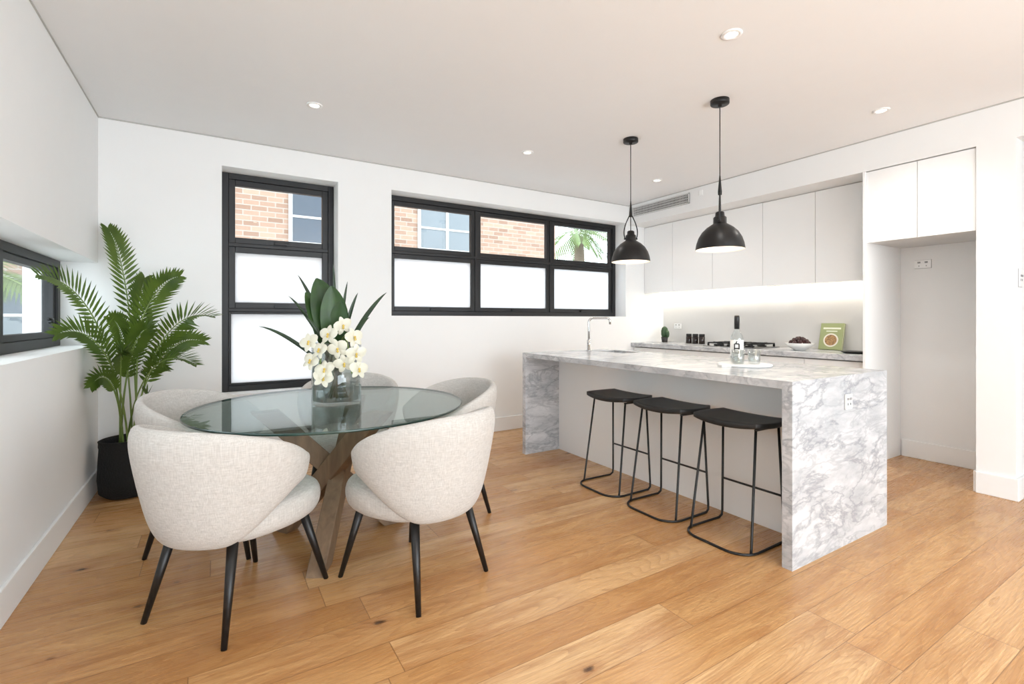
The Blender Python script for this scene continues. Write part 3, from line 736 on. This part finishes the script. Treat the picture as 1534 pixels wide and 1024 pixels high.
for dx, dz, b_, wd in ((-.43,.43,.05,.025),(-.22,.72,.0,.025),(.28,.62,.0,.03),(.12,.62,-.03,.025),(-.02,.78,.0,.02),(.18,.48,.05,.03),(-.17,.48,.08,.03),(.06,.68,.02,.02),(-.27,.60,.03,.022)):
    broad(g, Vector((0,0,.03))+rt*dx*-.15, rt*dx+camd*b_+Vector((0,0,dz)), wd, camd+Vector((0,0,.4)), 1, stem=.35, bend=.1)
for k in range(7):
    a = k*.9; g.tube([(.04*math.cos(a), .04*math.sin(a), .03), (.03*math.cos(a+2), .03*math.sin(a+2), .2), (.06*math.cos(a+2.5), .06*math.sin(a+2.5), .36)], .005, 6, 0)
g.build('foliage', [M_leaf, M_blade], e, normals=False)
g = MB()
def flower(c, nrm, s):
    nrm = nrm.normalized(); U = nrm.cross(Vector((0,0,1))).normalized(); V = U.cross(nrm).normalized(); rot = R.uniform(-.4, .4)
    for k in range(5):
        a = rot+pi/2+k*2*pi/5; wide = k in (1, 4); wd = s*(.95 if wide else .55); D = U*math.cos(a)+V*math.sin(a); S = nrm.cross(D); vs = []
        lift = .004 if wide else -.001
        for i in range(7):
            u = i/6; w = wd*math.sin(pi*min(.97, .06+.9*u))**.65; p = c+D*s*u*(1.0 if wide else .95)+nrm*(s*.25*math.sin(u*2.2)-s*.12*u*u+lift)
            for q in (-1, -.5, 0, .5, 1): vs.append(p+S*w*q*.52-nrm*(abs(q)*w*.12))
        g.add(vs, [(r*5+cc, r*5+cc+1, (r+1)*5+cc+1, (r+1)*5+cc) for r in range(6) for cc in range(4)], 0, True)
    for dz in (0, -.22): g.lathe([(0,-.006),(.005,-.004),(.007,.002),(.003,.007),(0,.008)], tuple(c+nrm*s*.25+V*s*dz), 8, 1)
sp = [(-.135,.245,.135),(-.06,.20,.155),(-.085,.305,.15),(-.145,.345,.11),(-.04,.385,.13),(.01,.315,.155),(.04,.235,.155),(.10,.285,.13),
      (.03,.435,.10),(.09,.37,.12),(.115,.20,.13),(-.075,.155,.15)]
for dx, dz, fw in sp:
    c = rt*dx+camd*(fw+R.uniform(-.01,.02))+Vector((0,0,dz)); flower(c, camd*1.0+rt*(dx*4+R.uniform(-.6,.6))+Vector((0,0,R.uniform(-.4,.6))), R.uniform(.052,.064))
g.build('orchid_blooms', [M_petal, M_ocore], e, normals=False)
g = MB()
for s in (-.06, .05): g.tube(bez(Vector((0,0,.1)), Vector((0,0,.42))+rt*s*.4, camd*.12+rt*s+Vector((0,0,.48)), camd*.145+rt*s*1.6+Vector((0,0,.18)), 16), .0035, 6)
g.build('orchid_stems', M_stem, e)

# ------------------------------------------------------------------ lights / world / camera
w = bpy.data.worlds.new('world'); sc.world = w; w.use_nodes = True; nt = w.node_tree
bg = nt.nodes['Background']; bg.inputs[0].default_value = (.86, .94, 1.0, 1); bg.inputs[1].default_value = 5.6
s = bpy.data.lights.new('sun', 'SUN'); s.energy = 1.5; s.angle = .02; s.color = (1,.97,.92)
so = bpy.data.objects.new('sun', s); sc.collection.objects.link(so); so.location = (0,-5,8)
so.rotation_euler = Vector((.25, .75, -1.0)).to_track_quat('-Z', 'Y').to_euler()
a = bpy.data.lights.new('rear_fill_area', 'AREA'); a.shape = 'RECTANGLE'; a.size = 4.4; a.size_y = 2.3; a.energy = 88; a.color = (.82,.92,1.0)  # added area fill, set in an unseen opening behind the camera
ao = bpy.data.objects.new('rear_fill_area', a); sc.collection.objects.link(ao); ao.location = (1.95, YF+.02, 1.22)
ao.rotation_euler = Vector((0,1,0)).to_track_quat('-Z', 'Z').to_euler()
fl = bpy.data.lights.new('added_fill_lamp', 'POINT'); fl.energy = 24; fl.color = (.82,.92,1.0); fl.shadow_soft_size = .4  # added fill lamp behind the camera, brightens ceiling and walls
fo = bpy.data.objects.new('added_fill_lamp', fl); sc.collection.objects.link(fo); fo.location = (1.5, -1.0, 1.7)

cam = bpy.data.cameras.new('camera'); co = bpy.data.objects.new('camera', cam); sc.collection.objects.link(co)
cam.sensor_width = 36; cam.lens = 723/1534*36; cam.shift_y = -34/1534; cam.clip_start = .03
co.location = (0,0,1.22); co.rotation_euler = (pi/2, 0, -math.atan(442/723)); sc.camera = co
